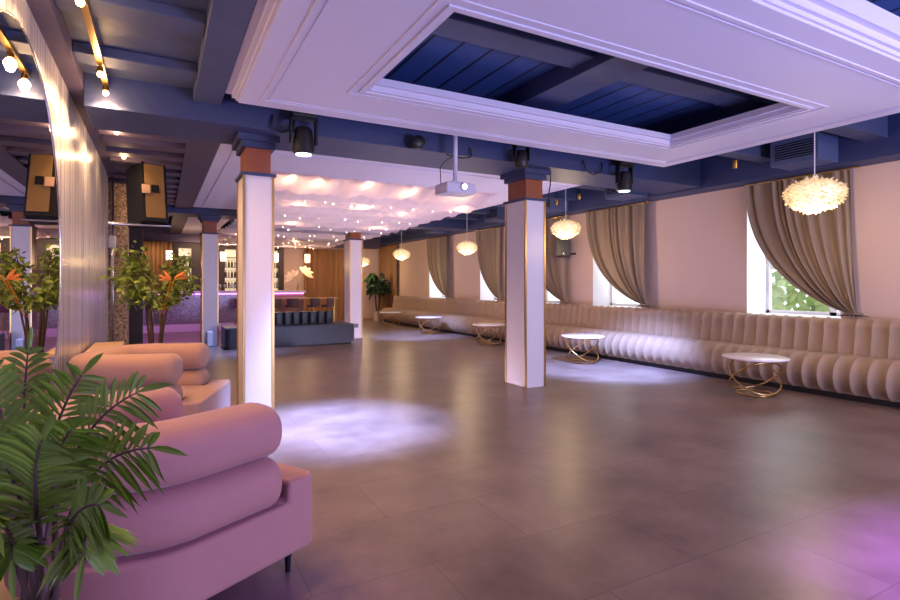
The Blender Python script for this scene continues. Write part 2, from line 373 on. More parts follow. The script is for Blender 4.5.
ring(mb, 1.57, 5.32, 2.84, 4.33, .035, 3.10, 3.16); mb.build('opening_moulding', 'slab', sl)
mb = MB(); ring(mb, .80, 6.09, 2.07, 5.03, .03, 3.040, 3.05); ring(mb, .86, 6.03, 2.13, 4.97, .015, 3.044, 3.05); mb.build('border_moulding', 'slab', sl)
sl = thing('coffered_ceiling_panel', 'white suspended ceiling frame behind the near columns, edging the front of the draped fairy lights', 'ceiling panel')
mb = MB(); bars(mb, .63, 6.2, 6.8, 12.7, 1.57, 5.3, 8.2, 12.7, 3.05, 3.2); mb.build('panel', 'slab', sl)
mb = MB(); ring(mb, .58, 6.25, 6.75, 12.75, .06, 3.10, 3.2); ring(mb, .61, 6.22, 6.78, 12.72, .05, 3.07, 3.19); mb.build('outer_moulding', 'slab', sl)
mb = MB(); mb.box(.8, .83, 6.97, 12.5, 3.04, 3.05); mb.box(6.0, 6.03, 6.97, 12.5, 3.04, 3.05); mb.box(.83, 6.0, 6.97, 7.0, 3.04, 3.05); mb.build('border_moulding', 'slab', sl)
sl = thing('coffered_ceiling_panel', 'white suspended ceiling frame farthest back, beyond the far columns', 'ceiling panel')
mb = MB(); bars(mb, .63, 6.2, 14.2, 19.6, 1.57, 5.3, 14.2, 18.8, 3.05, 3.2); mb.build('panel', 'slab', sl)

# tulle drape
def tz(x, y):
    s = min(1, max(0, (y-8.9)/5.0)); s = s*s*(3-2*s); f = min(1, max(0, (y-8.1)/.8)); ff = f*f*(3-2*f)
    q = (y-8.9)/.62; cr = abs(math.sin(PI*q+.25*math.sin(2.1*x)))**.6
    z = 3.06-.10*ff-.11*s-.12*f*(cr)-.05*math.sin(PI*(x-1.45)/4.0)*s
    pl = math.exp(-((y-8.5)/.5)**2)
    return z+.028*pl*math.sin(2*PI*x/.42+.8*math.sin(3*x))+.012*math.sin(9*x+1.3*y)+.006*math.sin(31*x-2*y)
o = MB().grid(lambda u, v: Vector((1.45+4.0*u, 8.1+11.5*v, tz(1.45+4.0*u, 8.1+11.5*v))), 110, 240).build('ceiling_drape', 'tulle', smooth=True)
tag(o, 'sheer white tulle sagging in ripples across the ceiling behind the near columns', 'drape')
random.seed(4)
bmesh_b = MB(); bmesh.ops.create_icosphere(bmesh_b.bm, subdivisions=1, radius=.015); b0 = bmesh_b.build('bulb', 'fairy')
strings = []
for k in range(9):
    yk = [9.4, 11.2, 12.7, 14.0, 15.2, 16.4, 17.4, 18.3, 19.2][k]
    t = thing('fairy_light_string', 'string of tiny warm fairy lights along the draped ceiling, %s from the front' % side(k, ''), 'fairy lights', (0, 0, 0), 0, 'fairy light strings on the tulle')
    P = [(1.6+3.7*i/24, yk+.22*math.sin(i*.8+k), 0) for i in range(25)]; P = [(x, y, tz(x, y)-.018) for x, y, _ in P]
    MB().tube(P, .003, 4).build('wire', 'white', t)
    for i in range(11):
        x, y, z = P[1+i*2+random.randint(0, 1)]
        c = b0 if (k == 0 and i == 0) else b0.copy()
        if c is not b0: COL.objects.link(c)
        c.parent = t; c.location = (x, y+random.uniform(-.05, .05), z-.012); c.scale = [random.uniform(.7, 1.3)]*3
for i, (x, y) in enumerate(((1.75, 8.45), (2.2, 8.5), (3.0, 8.42), (3.8, 8.5), (4.7, 8.45), (5.2, 9.2), (2.2, 9.9), (3.4, 9.7), (4.4, 10.2), (2.6, 12.3), (4.6, 12.3), (2.0, 15.5), (3.6, 16.5), (5.0, 15.6), (2.6, 18.6), (4.4, 18.6))):
    point('drape_light', (x, y, tz(x, y)+.13), 6, (1, .56, .26), .03)

# ================================================================ COLUMNS
def column(x, y, w, d, label, socket=None):
    t = thing('square_column', label, 'column', (x, y, 0), 0, None)
    MB().box(0, w, 0, d, 0, 2.53).build('shaft', 'column', t)
    g = MB(); e = .012
    for (cx, cy) in ((0, 0), (w, 0), (0, d), (w, d)): g.box(cx-e, cx+e, cy-e, cy+e, 0, 2.53)
    g.build('corner_trim', 'gold', t)
    MB().box(-.03, w+.03, -.03, d+.03, 2.53, 2.56).build('collar', 'navy', t)
    MB().box(.02, w-.02, .02, d-.02, 2.56, 2.82).build('neck', 'copper', t)
    c = MB(); c.box(-.02, w+.02, -.02, d+.02, 2.82, 2.885); c.box(-.06, w+.06, -.06, d+.06, 2.885, 2.95); c.build('capital', 'navy', t)
    return t
column(4.32, 5.83, .32, .46, 'pale square column with gold corners standing alone in the middle of the floor')
column(.766, 5.87, .29, .46, 'pale square column with gold corners beside the beige armchairs')
column(.85, 13.25, .32, .46, 'pale square far column on the left, in front of the bar counter')
column(4.28, 13.25, .32, .46, 'pale square far column at the right end of the dark sofa')
tag(MB().box(4.38, 4.50, 13.225, 13.25, .28, .38, bevel=.008).build('wall_socket', 'socket'), 'small grey double socket low on the far right column', 'socket')
tag(MB().box(.93, 1.06, 13.05, 13.235, 0, .34, bevel=.03).build('air_purifier', 'white'), 'small white box standing at the foot of the far left column', 'box')

# ================================================================ CURTAINS (right wall)
def curtain(x, ytop0, ytop1, ytie, ztop, ztie, zfloor, label, group, m='curtain', seed=0, folds=11):
    # panel hung between ytop0 (near, straight edge) and ytop1 (far edge); far edge sweeps to tie at ytie
    t = thing('window_curtain', label, 'curtain', (0, 0, 0), 0, group)
    rnd = random.Random(seed)
    ph = [rnd.uniform(-.25, .25) for _ in range(folds+2)]
    def fn(u, v):
        # u across 0 near..1 far ; v 0 top..1 tie
        w1 = ytop1-ytop0
        near = ytop0+(ytie-ytop0)*v**1.5
        spread = w1*(1-v**2.3)**.75+.06
        y = near+u*spread*(1 if v < 1 else 1)
        sag = (ztop-ztie)
        z = ztop-sag*v
        # far edge drops less quickly : swag curvature
        z -= .06*u*v*(1-v)*4*.4
        a = .045*(1-.45*v)
        q = folds*u+.45*math.sin(2*PI*1.7*u+seed)+.25*math.sin(2*PI*3.1*u+2*seed)
        off = a*math.sin(2*PI*q+.6*math.sin(3*v+seed))+.02*math.sin(2*PI*q*.5+seed)
        return Vector((x+off-.07*math.sin(PI*v*.8)*v, y, z))
    MB().grid(fn, folds*10, 40).build('swag', m, t, smooth=True)
    def fb(u, v):
        y = ytie+.05+(u-.5)*(.16+.22*v); z = ztie-(ztie-zfloor)*v
        return Vector((x-.02+.03*math.sin(2*PI*6*u), y, z))
    MB().grid(fb, 60, 8).build('tail', m, t, smooth=True)
    tb = MB().tube([(x+.045*math.cos(a)-.02, ytie+.05+.10*math.sin(a), ztie) for a in [2*PI*k/16 for k in range(16)]], .014, 6, closed=True)
    tb.build('tieback', m, t)
    MB().tube([(x, ytop0-.1, ztop+.012), (x, ytop1+.1, ztop+.012)], .012, 8).build('curtain_rod', 'brass', t)
    return t
CT = [(3.62, 4.93, 3.52), (6.93, 8.41, 6.88), (9.15, 10.6, 9.08), (11.7, 12.85, 11.65), (14.6, 16.05, 14.55)]
CL = ['tied-back taupe curtain at the nearest window, right of the picture', 'tied-back taupe curtain at the second window, to the right of the wall speaker',
      'tied-back taupe curtain just right of the middle column, behind the wall speaker', 'narrow tied-back taupe curtain just left of the middle column',
      'farthest tied-back taupe curtain, at the window nearest the back corner']
for i, (a, b, c) in enumerate(CT):
    curtain(7.86, a, b, c, 2.89, 1.02, .98, CL[i], 'taupe curtains on the window wall', seed=i, folds=10)
def flat_curtain(p0, p1, z0, z1, folds, label, m='drape', amp=.05):
    p0 = Vector(p0); p1 = Vector(p1); d = (p1-p0).normalized(); n = Vector((-d.y, d.x))
    def fn(u, v):
        q = p0+(p1-p0)*u+n*(amp*math.sin(2*PI*folds*u)+.25*amp*math.sin(2*PI*folds*2.3*u+1)); return Vector((q.x, q.y, z1+(z0-z1)*v))
    o = MB().grid(fn, folds*12, 4).build('drape', m, smooth=True); return tag(o, label, 'curtain')
flat_curtain((7.9, 20.65), (7.9, 18.75), .01, 2.9, 9, 'ochre full-length drape on the window wall by the back corner, behind the leafy plant')
flat_curtain((4.85, 20.6), (6.6, 20.6), .01, 2.75, 8, 'ochre full-length drape on the back wall behind the bar stools')
flat_curtain((-.75, 19.4), (.35, 19.4), .01, 2.75, 9, 'gold drape hanging left of the lit bar shelves', amp=.06)

# ================================================================ BANQUETTE
CW = .18
def channel_part(prof, nch, amp, name, m, parent):
    # prof list of (x,z) open polyline on the visible side; channels along +y
    P = [Vector((x, 0, z)) for x, z in prof]; N = len(P); nr = []
    for i in range(N):
        t = (P[min(i+1, N-1)]-P[max(i-1, 0)]).normalized(); nr.append(Vector((-t.z, 0, t.x)))
    per = 8; mb = MB(); rows = []
    for j in range(nch*per+1):
        f = (j % per)/per; b = amp*(math.sin(PI*f)**.45)
        y = j*CW/per; rows.append([mb.bm.verts.new(P[i]+Vector((0, y, 0))+nr[i]*((b-amp)*min(1, .08+i/11, .3+(N-1-i)/4))) for i in range(N)])
    for A, B in zip(rows, rows[1:]):
        for i in range(N-1): mb.bm.faces.new((A[i], A[i+1], B[i+1], B[i]))
    for row in (rows[0], rows[-1]):
        c = [v for v in row]; 
        try: mb.bm.faces.new(c)
        except Exception: pass
    return mb.build(name, m, parent, smooth='angle')
def arc(cx, cz, rx, rz, a0, a1, n): return [(cx+rx*math.cos(R(a0+(a1-a0)*i/n)), cz+rz*math.sin(R(a0+(a1-a0)*i/n))) for i in range(n+1)]
def banquette(y0, nch, label):
    t = thing('banquette', label, 'banquette sofa', (7.2, y0, 0), 0, 'channel-tufted banquette units')
    L = nch*CW
    seat = [(.11, .07)]+arc(.22, .28, .22, .22, 235, 90, 14)+[(.36, .50), (.50, .50), (.60, .48), (.60, .2)]
    channel_part(seat[::-1], nch, .040, 'seat', 'taupe', t)
    back = [(.44, .44), (.47, .55), (.50, .68), (.53, .80)]+arc(.61, .86, .085, .09, 190, 70, 8)+[(.72, .93), (.74, .5)]
    channel_part(back[::-1], nch, .042, 'backrest', 'taupe', t)
    MB().box(.12, .72, 0.004, L-.004, 0, .10).build('plinth', 'black', t)
    return t
BL = ['banquette unit cut by the right edge of the picture', 'banquette unit behind the nearest round table, under the first window',
      'banquette unit below the blank wall between first and second window', 'banquette unit behind the second round table', 'banquette unit just right of the middle column',
      'banquette unit just left of the middle column, behind the third round table', 'banquette unit between the third and fourth round tables', 'banquette unit at the far end beside the leafy plant']
nb = 13
for i in range(8):
    banquette(18.6-(8-i)*nb*CW, nb-.0 and nb, 'taupe velvet channel-tufted '+BL[i])

# ================================================================ ROUND TABLES
def ringpts(c, r, tilt, az, n=40):
    c = Vector(c); rot = Matrix.Rotation(az, 3, 'Z') @ Matrix.Rotation(tilt, 3, 'X')
    return [c+rot @ Vector((r*math.cos(2*PI*k/n), r*math.sin(2*PI*k/n), 0)) for k in range(n)]
tb0 = thing('round_coffee_table', 'white round coffee table on crossed gold rings, nearest the camera', 'coffee table', (6.66, 4.13, 0), 0, 'round coffee tables along the banquette')
MB().lathe([(0, .455), (.37, .455), (.38, .462), (.38, .474), (.37, .48), (0, .48)], n=48).build('tabletop', 'table_top', tb0, smooth='angle')
h = .225; rr = .31
MB().tube(ringpts((0, 0, .235), rr, R(40), R(-22)), .011, 8, closed=True).build('ring', 'gold', tb0, smooth=True)
MB().tube(ringpts((0, 0, .235), rr, R(40), R(158)), .011, 8, closed=True).build('ring', 'gold', tb0, smooth=True)
MB().tube(ringpts((0, 0, .012), .21, 0, 0), .011, 8, closed=True).build('base_ring', 'gold', tb0, smooth=True)
for y, l in ((7.28, 'second round coffee table on gold rings, right of the middle column'), (10.4, 'third round coffee table on gold rings, just left of the middle column'),
             (13.5, 'fourth round coffee table, in the blue light pool far down the banquette'), (16.4, 'farthest round coffee table, at the end of the banquette')):
    dup(tb0, (6.66, y, 0), R(25*(y % 3)), 'white '+l)

# ================================================================ ARMCHAIRS
def sweep(path, prof, name, m, parent, endr=.06):
    # path list of (x,y) ; prof list (side, z) closed; rounded ends by shrinking
    mb = MB(); P = [Vector((x, y)) for x, y in path]; N = len(P)
    cz = sum(p[1] for p in prof)/len(prof)
    rings = []
    def frame(i):
        t = (P[min(i+1, N-1)]-P[max(i-1, 0)]).normalized(); return t, Vector((-t.y, t.x))
    def addring(p, nrm, s):
        rings.append([mb.bm.verts.new((p.x+nrm.x*a*s[0], p.y+nrm.y*a*s[0], cz+(z-cz)*s[1])) for a, z in prof])
    w = max(a for a, z in prof); hh = max(z for a, z in prof)-cz
    t, n = frame(0)
    for k in range(0, 6):
        a = R(90*k/5); ins = endr*(1-math.sin(a)); addring(P[0]-t*endr*math.cos(a), n, (1-ins/w, 1-ins/hh))
    for i in range(1, N-1): t, n = frame(i); addring(P[i], n, (1, 1))
    t, n = frame(N-1)
    for k in range(5, -1, -1):
        a = R(90*k/5); ins = endr*(1-math.sin(a)); addring(P[-1]+t*endr*math.cos(a), n, (1-ins/w, 1-ins/hh))
    K = len(prof)
    for A, B in zip(rings, rings[1:]):
        for k in range(K): mb.bm.faces.new((A[k], A[(k+1) % K], B[(k+1) % K], B[k]))
    mb.bm.faces.new(rings[0][::-1]); mb.bm.faces.new(rings[-1])
    return mb.build(name, m, parent, smooth='angle')
def superell(a, b, cz, n=28, e=2.6):
    out = []
    for k in range(n):
        t = 2*PI*k/n; c, s = math.cos(t), math.sin(t)
        out.append((a*math.copysign(abs(c)**(2/e), c), cz+b*math.copysign(abs(s)**(2/e), s)))
    return out
def armchair(loc, ang, label, deep=0):
    t = thing('armchair', label, 'armchair', loc, ang, 'rolled-arm armchairs')
    hw, xb, xf, rad = .40, -.34-deep, .26, .26
    def U(hw, xb, xf, rad):
        p = [(xf-(xf-xb-rad)*i/8, -hw) for i in range(9)]
        p += [(xb+rad-rad*math.sin(R(a)), -hw+rad-rad*math.cos(R(a))) for a in range(9, 91, 9)]
        p += [(xb, -(hw-rad)+2*(hw-rad)*i/5) for i in range(1, 6)]
        q = [(x, -y) for x, y in p[::-1]]
        return p+q[6:]
    pa = U(hw, xb, xf, rad)
    # drop duplicates
    path = [pa[0]]
    for p in pa[1:]:
        if (Vector(p)-Vector(path[-1])).length > .01: path.append(p)
    r1 = sweep(path, superell(.15, .122, .485), 'lower_roll', 'velvet', t, .07)
    r2 = sweep(path, superell(.15, .122, .722), 'upper_roll', 'velvet', t, .07)
    def rr(x0, x1, y0, y1, r, rb):
        pts = []
        for cx, cy, a0, rad_ in ((x1-r, y1-r, 0, r), (x0+rb, y1-rb, 90, rb), (x0+rb, y0+rb, 180, rb), (x1-r, y0+r, 270, r)):
            for k in range(9): a = R(a0+k*90/8); pts.append((cx+rad_*math.cos(a), cy+rad_*math.sin(a)))
        return pts
    fm = MB(); bm = fm.bm; xs = .345; xb_ = -.48-deep; q = .36
    nose = [(xs, -.54), (.46, -.54), (.50, -.522), (.52, -.48), (.52, .48), (.50, .522), (.46, .54), (xs, .54)]
    rear = [(xb_+q+q*math.cos(R(a)), .54-q+q*math.sin(R(a))) for a in range(90, 181, 10)]+[(xb_+q+q*math.cos(R(a)), -.54+q+q*math.sin(R(a))) for a in range(180, 271, 10)]
    ring_ = nose+rear; n_ = len(ring_); nn_ = len(nose)
    Bv = [bm.verts.new((x, y, .13)) for x, y in ring_]
    Tn = [bm.verts.new((x, y, .475)) for x, y in nose]
    Tr = [bm.verts.new((x, y, .375)) for x, y in rear]; mA = bm.verts.new((xs, -.54, .375)); mB = bm.verts.new((xs, .54, .375))
    bm.faces.new(Bv[::-1]); bm.faces.new(Tn); bm.faces.new([mB]+Tr+[mA]); bm.faces.new((mA, Tn[0], Tn[-1], mB))
    for k in range(nn_-1):
        f = [Bv[k], Bv[k+1], Tn[k+1], Tn[k]]
        if k == 0: f.append(mA)
        if k == nn_-2: f.insert(2, mB)
        bm.faces.new(f)
    top = [mB]+Tr+[mA]; bot = [Bv[nn_-1]]+Bv[nn_:]+[Bv[0]]
    for k in range(len(top)-1): bm.faces.new((bot[k], bot[k+1], top[k+1], top[k]))
    ob = fm.build('base', 'velvet', t, smooth='angle')
    bv = ob.modifiers.new('bevel', 'BEVEL'); bv.width = .022; bv.segments = 4; bv.limit_method = 'ANGLE'; bv.angle_limit = R(50)
    MB().box(-.25, .40, -.275, .275, .34, .470, bevel=.03).build('seat_cushion', 'velvet', t, smooth='angle')
    for sx, sy in ((.42, -.44), (.42, .44), (-.34, -.34), (-.34, .34)):
        MB().lathe([(.010, 0), (.012, .0), (.02, .14), (0, .14)], (sx, sy, 0), 12).build('leg', 'black2', t, smooth='angle')
    return t
armchair((-.031, 2.85, 0), R(29), 'large pink-beige velvet armchair with double-rolled arms in the foreground, behind the palm')
armchair((-.045, 5.27, 0), R(-18.6), 'pink-beige velvet armchair with double-rolled arms farther back, beside the left column', .07)

# narrow console by silver wall
t = thing('console_table', 'narrow beige console table against the silver wall behind the far armchair', 'table', (-.52, 7.05, 0))
MB().box(-.15, .15, -.5, .5, .67, .71, bevel=.008).build('tabletop', 'wood_top', t)
for sx in (-.12, .12):
    for sy in (-.46, .46): MB().box(sx-.015, sx+.015, sy-.015, sy+.015, 0, .67).build('leg', 'black2', t)

# round mirror in silver wall
t = thing('round_mirror', 'huge round frameless mirror set flush in the silver wall at left', 'mirror', (-.70, 3.91, 1.57))
MB().lathe([(0, 0), (0, .0), (1.28, 0), (1.29, .0), (1.29, .010), (0, .010)][2:5]+[(0, .010)], axis='x', n=96).build('mirror_pane', 'mirror', t)
MB().tube([(.008, 1.295*math.cos(2*PI*k/96), 1.295*math.sin(2*PI*k/96)) for k in range(96)], .009, 6, closed=True).build('rim', 'chrome', t, smooth=True)
# pole at end of silver wall
t = thing('chrome_pole', 'slim chrome pole at the far end of the silver wall', 'pole', (-.64, 9.72, 0))
MB().tube([(0, 0, 0), (0, 0, 3.09)], .022, 12).build('pole', 'chrome', t, smooth=True)
MB().box(-.05, .05, -.03, .03, 1.95, 2.15, bevel=.01).build('bracket', 'chrome', t)

# left pillars beyond
tag(MB().box(-1.1, -.46, 10.3, 10.7, 0, 3.05).build('mosaic_pillar', 'mosaic2'), 'pillar clad in gold pebble mosaic behind the bushy plant', 'pillar')
tag(MB().box(-.62, -.28, 11.6, 11.9, 0, 3.05).build('dark_post', 'dark_wood'), 'dark narrow post beside the gold mosaic pillar', 'post')

# ================================================================ TRACK LAMPS
trk = thing('lamp_track', 'dark brass track on the left ceiling carrying the warm spot lamps', 'track', (-.41, 0, -.04))
MB().box(-.022, .022, .6, 9.0, 3.165, 3.20).build('rail', 'brass', trk)
for y in (1.7, 3.05, 7.6): MB().tube([(0, y, 3.2), (0, y, 3.28)], .01, 6).build('hanger', 'brass', trk)
lamp0 = None
for i, y in enumerate((2.4, 3.8, 5.03, 5.5, 6.87, 8.17)):  # nearest lamp is added out of view to light the palm
    lab = 'brass track lamp with glowing warm bulb, %s the camera' % side(i, ' to')
    if not lamp0:
        lamp0 = thing('track_lamp', lab, 'lamp', (-.41, y, 3.13), 0, 'track lamps over the armchairs')
        MB().tube([(0, 0, 0), (0, 0, -.03)], .012, 8).build('mount', 'brass', lamp0)
        MB().lathe([(.0, -.015), (.02, -.015), (.024, -.025), (.024, -.056), (.018, -.058), (0, -.058)], n=16).build('head', 'brass', lamp0, smooth='angle')
        b = MB(); bmesh.ops.create_icosphere(b.bm, subdivisions=2, radius=.024, matrix=Matrix.Translation((0, 0, -.075))); b.build('bulb', 'bulb', lamp0, smooth=True)
    else: dup(lamp0, (-.41, y, 3.13), 0, lab)
    if y > 2: spot('track_lamp_light', (-.41, y, 3.03), (-.35, y, 0), 12 if y > 8 else 75, WARM, 155, .5, .04); point('track_lamp_glow', (-.41, y, 3.0), 4, WARM, .03)

# ================================================================ FEATHER PENDANTS
def pendant_meshes():
    rnd = random.Random(9); mb = MB(); a, c = .275, .165
    N = 430; ga = PI*(3-5**.5)
    for i in range(N):
        zz = 1-2*(i+.5)/N; r = math.sqrt(1-zz*zz); th = ga*i
        n = Vector((r*math.cos(th), r*math.sin(th), zz)); p = Vector((n.x*a, n.y*a, n.z*c*(.8 if zz > 0 else 1.1)))
        tan = Vector((-n.y, n.x, 0)); tan = tan.normalized() if tan.length > .01 else Vector((1, 0, 0))
        d = (n*.9+tan*rnd.uniform(-.9, .9)+Vector((0, 0, rnd.uniform(-.5, .2)))).normalized()
        mb.leaf(p, d, d.cross(Vector((rnd.uniform(-.3, .3), 0, 1))), rnd.uniform(.04, .062), .05, rnd.uniform(-.2, .4), 3, .5)
    return mb
PL = ['nearest, in front of the first curtain', 'second, in front of the wall speaker', 'third, just left of the middle column', 'fourth, near the leafy plant in the back corner', 'farthest and smallest, beside the far right column']
p0 = None
for i, (x, y, z, s) in enumerate(((6.55, 3.37, 2.44, 1.0), (6.6, 7.67, 2.44, .88), (6.55, 11.2, 2.30, .82), (6.55, 15.2, 2.34, .85), (6.6, 18.9, 2.25, .85))):
    lab = 'round white feather pendant lamp glowing warm, '+PL[i]
    if p0 is None:
        p0 = thing('feather_pendant_lamp', lab, 'pendant lamp', (x, y, z), 0, 'feather pendant lamps')
        pendant_meshes().build('feather_shade', 'feather', p0)
        cb = MB(); bmesh.ops.create_uvsphere(cb.bm, u_segments=20, v_segments=12, radius=1, matrix=Matrix.Diagonal((.25, .25, .14, 1))); cb.build('glowing_core', 'core', p0, smooth=True)
        MB().tube([(0, 0, .12), (0, 0, .98)], .006, 6).build('cord', 'white', p0)
        MB().lathe([(0, .94), (.05, .94), (.05, .98), (0, .98)], n=16).build('canopy', 'white', p0)
        c = p0
    else:
        c = dup(p0, (x, y, z), 0, lab)
        for ch in children(c):
            if ch.name.startswith('feather') or ch.name.startswith('glowing'): ch.scale = (s, s, s)
            else: ch.scale = (1, 1, (3.42-z)/.98)
    point('pendant_light', (x, y, z-.30), 30, (1, .72, .42), .1)

# ================================================================ AC BOXES
VL = ['nearest, above the first curtain', 'second, behind the glowing stage light', 'third, above the wall speaker', 'fourth, left of the middle column', 'farthest down the window wall']
for i, y in enumerate((3.63, 6.65, 8.75, 10.75, 14.2)):
    t = thing('air_vent_box', 'blue-grey ceiling ventilation box with black grille, '+VL[i], 'vent', (7.15, y, 2.95), 0, 'ventilation boxes along the window wall')
    MB().box(0, .5, 0, .60, 0, .34, bevel=.01).build('casing', 'vent', t)
    MB().box(-.006, .0, .06, .54, .07, .27).build('grille_back', 'slot', t)
    g = MB()
    for k in range(6): g.box(-.016, -.004, .06, .54, .085+k*.032, .093+k*.032)
    g.build('grille', 'vent', t)
    MB().box(.05, .45, .05, .55, .34, .47).build('duct', 'navy', t)

# small brass ceiling spots on the right
for i, (x, y, z, l) in enumerate(((7.0, 4.62, 3.0, 'nearest, left of the first vent box'), (7.0, 7.75, 3.0, 'behind the right stage light'), (7.0, 8.4, 2.98, 'above the second feather lamp'))):
    t = thing('ceiling_spotlight', 'tiny brass cylinder ceiling spotlight, '+l, 'spotlight', (x, y, z), 0, 'brass ceiling spots')
    MB().lathe([(0, 0), (.032, 0), (.035, .005), (.035, .11), (0, .11)], n=16).build('cylinder', 'brass', t, smooth='angle')
    MB().tube([(0, 0, .11), (0, 0, 3.42-z)], .006, 6).build('stem', 'black', t)

# ================================================================ STAGE LIGHTS, PROJECTOR
def stage_light(x, y, z, label, lit=True, s=1):
    t = thing('stage_light', label, 'stage light', (x, y, z), 0, 'black stage lights on the near main beam')
    MB().lathe([(0, 0), (.085*s, 0), (.105*s, .02), (.105*s, .10), (.085*s, .24*s), (.06*s, .27*s), (0, .27*s)], n=28).build('head', 'black', t, smooth='angle')
    if lit: MB().lathe([(0, -.006), (.075*s, -.006), (.08*s, .001), (0, .001)], n=24).build('lens', 'lens', t)
    y_ = MB(); y_.box(-.135*s, -.115*s, -.035, .035, .10, .36*s); y_.box(.115*s, .135*s, -.035, .035, .10, .36*s); y_.box(-.135*s, .135*s, -.035, .035, .34*s, .36*s); y_.build('yoke', 'black2', t)
    MB().tube([(0, 0, .36*s), (0, 0, .60), (0, .20, .60)] if 0 else [(0, 0, .36*s), (0, 0, .40*s+.04), (0, .20, .40*s+.04)], .02, 8).build('clamp', 'black2', t)
    MB().box(-.12*s, .12*s, -.09, .09, .36*s, .36*s+.05, bevel=.01).build('base_box', 'black', t)
    return t
stage_light(1.27, 5.42, 2.70, 'round black stage light with glowing lens right of the left near column')
stage_light(5.72, 5.42, 2.70, 'round black stage light with glowing lens right of the middle column')
stage_light(3.95, 5.42, 2.84, 'small unlit black stage light directly above the middle column', False, .8)
t = thing('ceiling_speaker', 'small round black speaker hanging under the near beam left of the projector', 'speaker', (2.55, 5.45, 2.99))
MB().lathe([(0, -.05), (.05, -.05), (.075, -.03), (.08, .03), (.05, .06), (0, .06)], n=20, axis='y').build('speaker_body', 'black', t, smooth='angle')
MB().tube([(0, .05, 0), (0, .16, .02)], .012, 6).build('bracket', 'black2', t)
t = thing('projector', 'white ceiling projector with glowing lens on a pole, left of the middle column', 'projector', (2.98, 5.36, 2.42))
MB().box(-.19, .19, -.15, .15, 0, .12, bevel=.02).build('body', 'projector', t)
MB().lathe([(0, -.03), (.035, -.03), (.045, 0), (.045, .02)], (0.02, -.15, .07), 20, 'y').build('lens_ring', 'chrome', t, smooth='angle')
MB().lathe([(0, -.034), (.03, -.034), (.03, -.028), (0, -.028)], (0.02, -.15, .07), 20, 'y').build('lens', 'plens', t)
MB().tube([(0, 0, .12), (0, 0, .85)], .026, 12).build('pole', 'projector', t, smooth=True)
MB().box(-.07, .07, -.06, .06, .12, .15).build('mount_plate', 'projector', t)
MB().tube([(-.16, .05, .1), (-.17, .05, .30), (-.12, .04, .38), (-.03, 0, .44)], .006, 6).build('cable', 'black', t)
# loose cables on the near beam
for pts, l in (([(1.0, 5.58, 3.1), (.98, 5.55, 2.96), (1.1, 5.55, 2.92), (1.2, 5.56, 3.0), (1.22, 5.58, 3.1)], 'black cable loop on the near beam beside the left stage light'),
               ([(3.3, 5.57, 3.05), (3.32, 5.55, 2.93), (3.15, 5.56, 2.90), (2.98, 5.58, 2.935)], 'black cable sagging under the near beam right of the projector'),
               ([(5.1, 5.58, 3.1), (5.12, 5.53, 2.95), (5.25, 5.54, 2.90), (5.42, 5.54, 2.97), (5.45, 5.58, 3.1)], 'cable bundle hanging left of the right stage light'),
               ([(4.72, 5.8, 2.94), (4.70, 5.78, 2.75), (4.68, 5.8, 2.6), (4.70, 5.8, 2.45)], 'thin blue cable hanging down the right side of the middle column')):
    P = []
    for i in range(len(pts)-1):
        for k in range(6):
            u = k/6; P.append(Vector(pts[i])*(1-u)+Vector(pts[i+1])*u)
    P.append(Vector(pts[-1]))
    for _ in range(3): P = [P[0]]+[(P[i-1]+P[i]*2+P[i+1])/4 for i in range(1, len(P)-1)]+[P[-1]]
    tag(MB().tube(P, .009, 6).build('cable', 'black', smooth=True), l, 'cable')

# wall speaker
t = thing('wall_speaker', 'black box speaker on the window wall right of the middle column', 'speaker', (7.62, 8.95, 2.2), R(55))
MB().prism([(-.13, -.15), (.13, -.10), (.13, .10), (-.13, .15)], -.21, .21, .015).build('cabinet', 'black', t)
MB().box(-.14, -.128, -.13, .13, -.19, .19).build('grille', 'black2', t)
MB().box(-.146, -.139, -.015, .015, -.17, -.14).build('badge', 'chrome', t)
MB().tube([(.1, 0, -.1), (.2, -.1, -.14), (.24, -.32, -.14)], .02, 8).build('bracket', 'black2', t)

# hanging loudspeaker (left)
t = thing('hanging_loudspeaker', 'big loudspeaker with warm-lit back tilted under the ceiling left, above the bushy plant', 'speaker', (-.10, 8.6, 2.63), R(12))
t.rotation_euler = (R(-10), R(0), R(14))
MB().prism([(-.16, -.22), (.14, -.22), (.26, .22), (-.26, .22)], -.42, .42, .012).build('cabinet', 'black', t)
MB().box(-.13, .11, -.232, -.22, -.37, .38).build('back_panel', 'speaker_back', t)
MB().box(-.05, .04, -.24, -.232, -.02, .09).build('terminal_plate', 'black', t)
MB().box(-.17, -.07, -.25, -.233, -.04, .08).build('label_plate', 'wood_top', t)
MB().box(-.24, .24, .22, .232, -.40, .40).build('front_grille', 'black2', t)
MB().tube([(0, 0, .41), (0, -.08, .80)], .015, 8).build('hanger', 'black2', t)
MB().tube([(-.55, -.1, -.46), (.2, -.1, -.44)], .022, 8).build('support_bar', 'chrome', t)

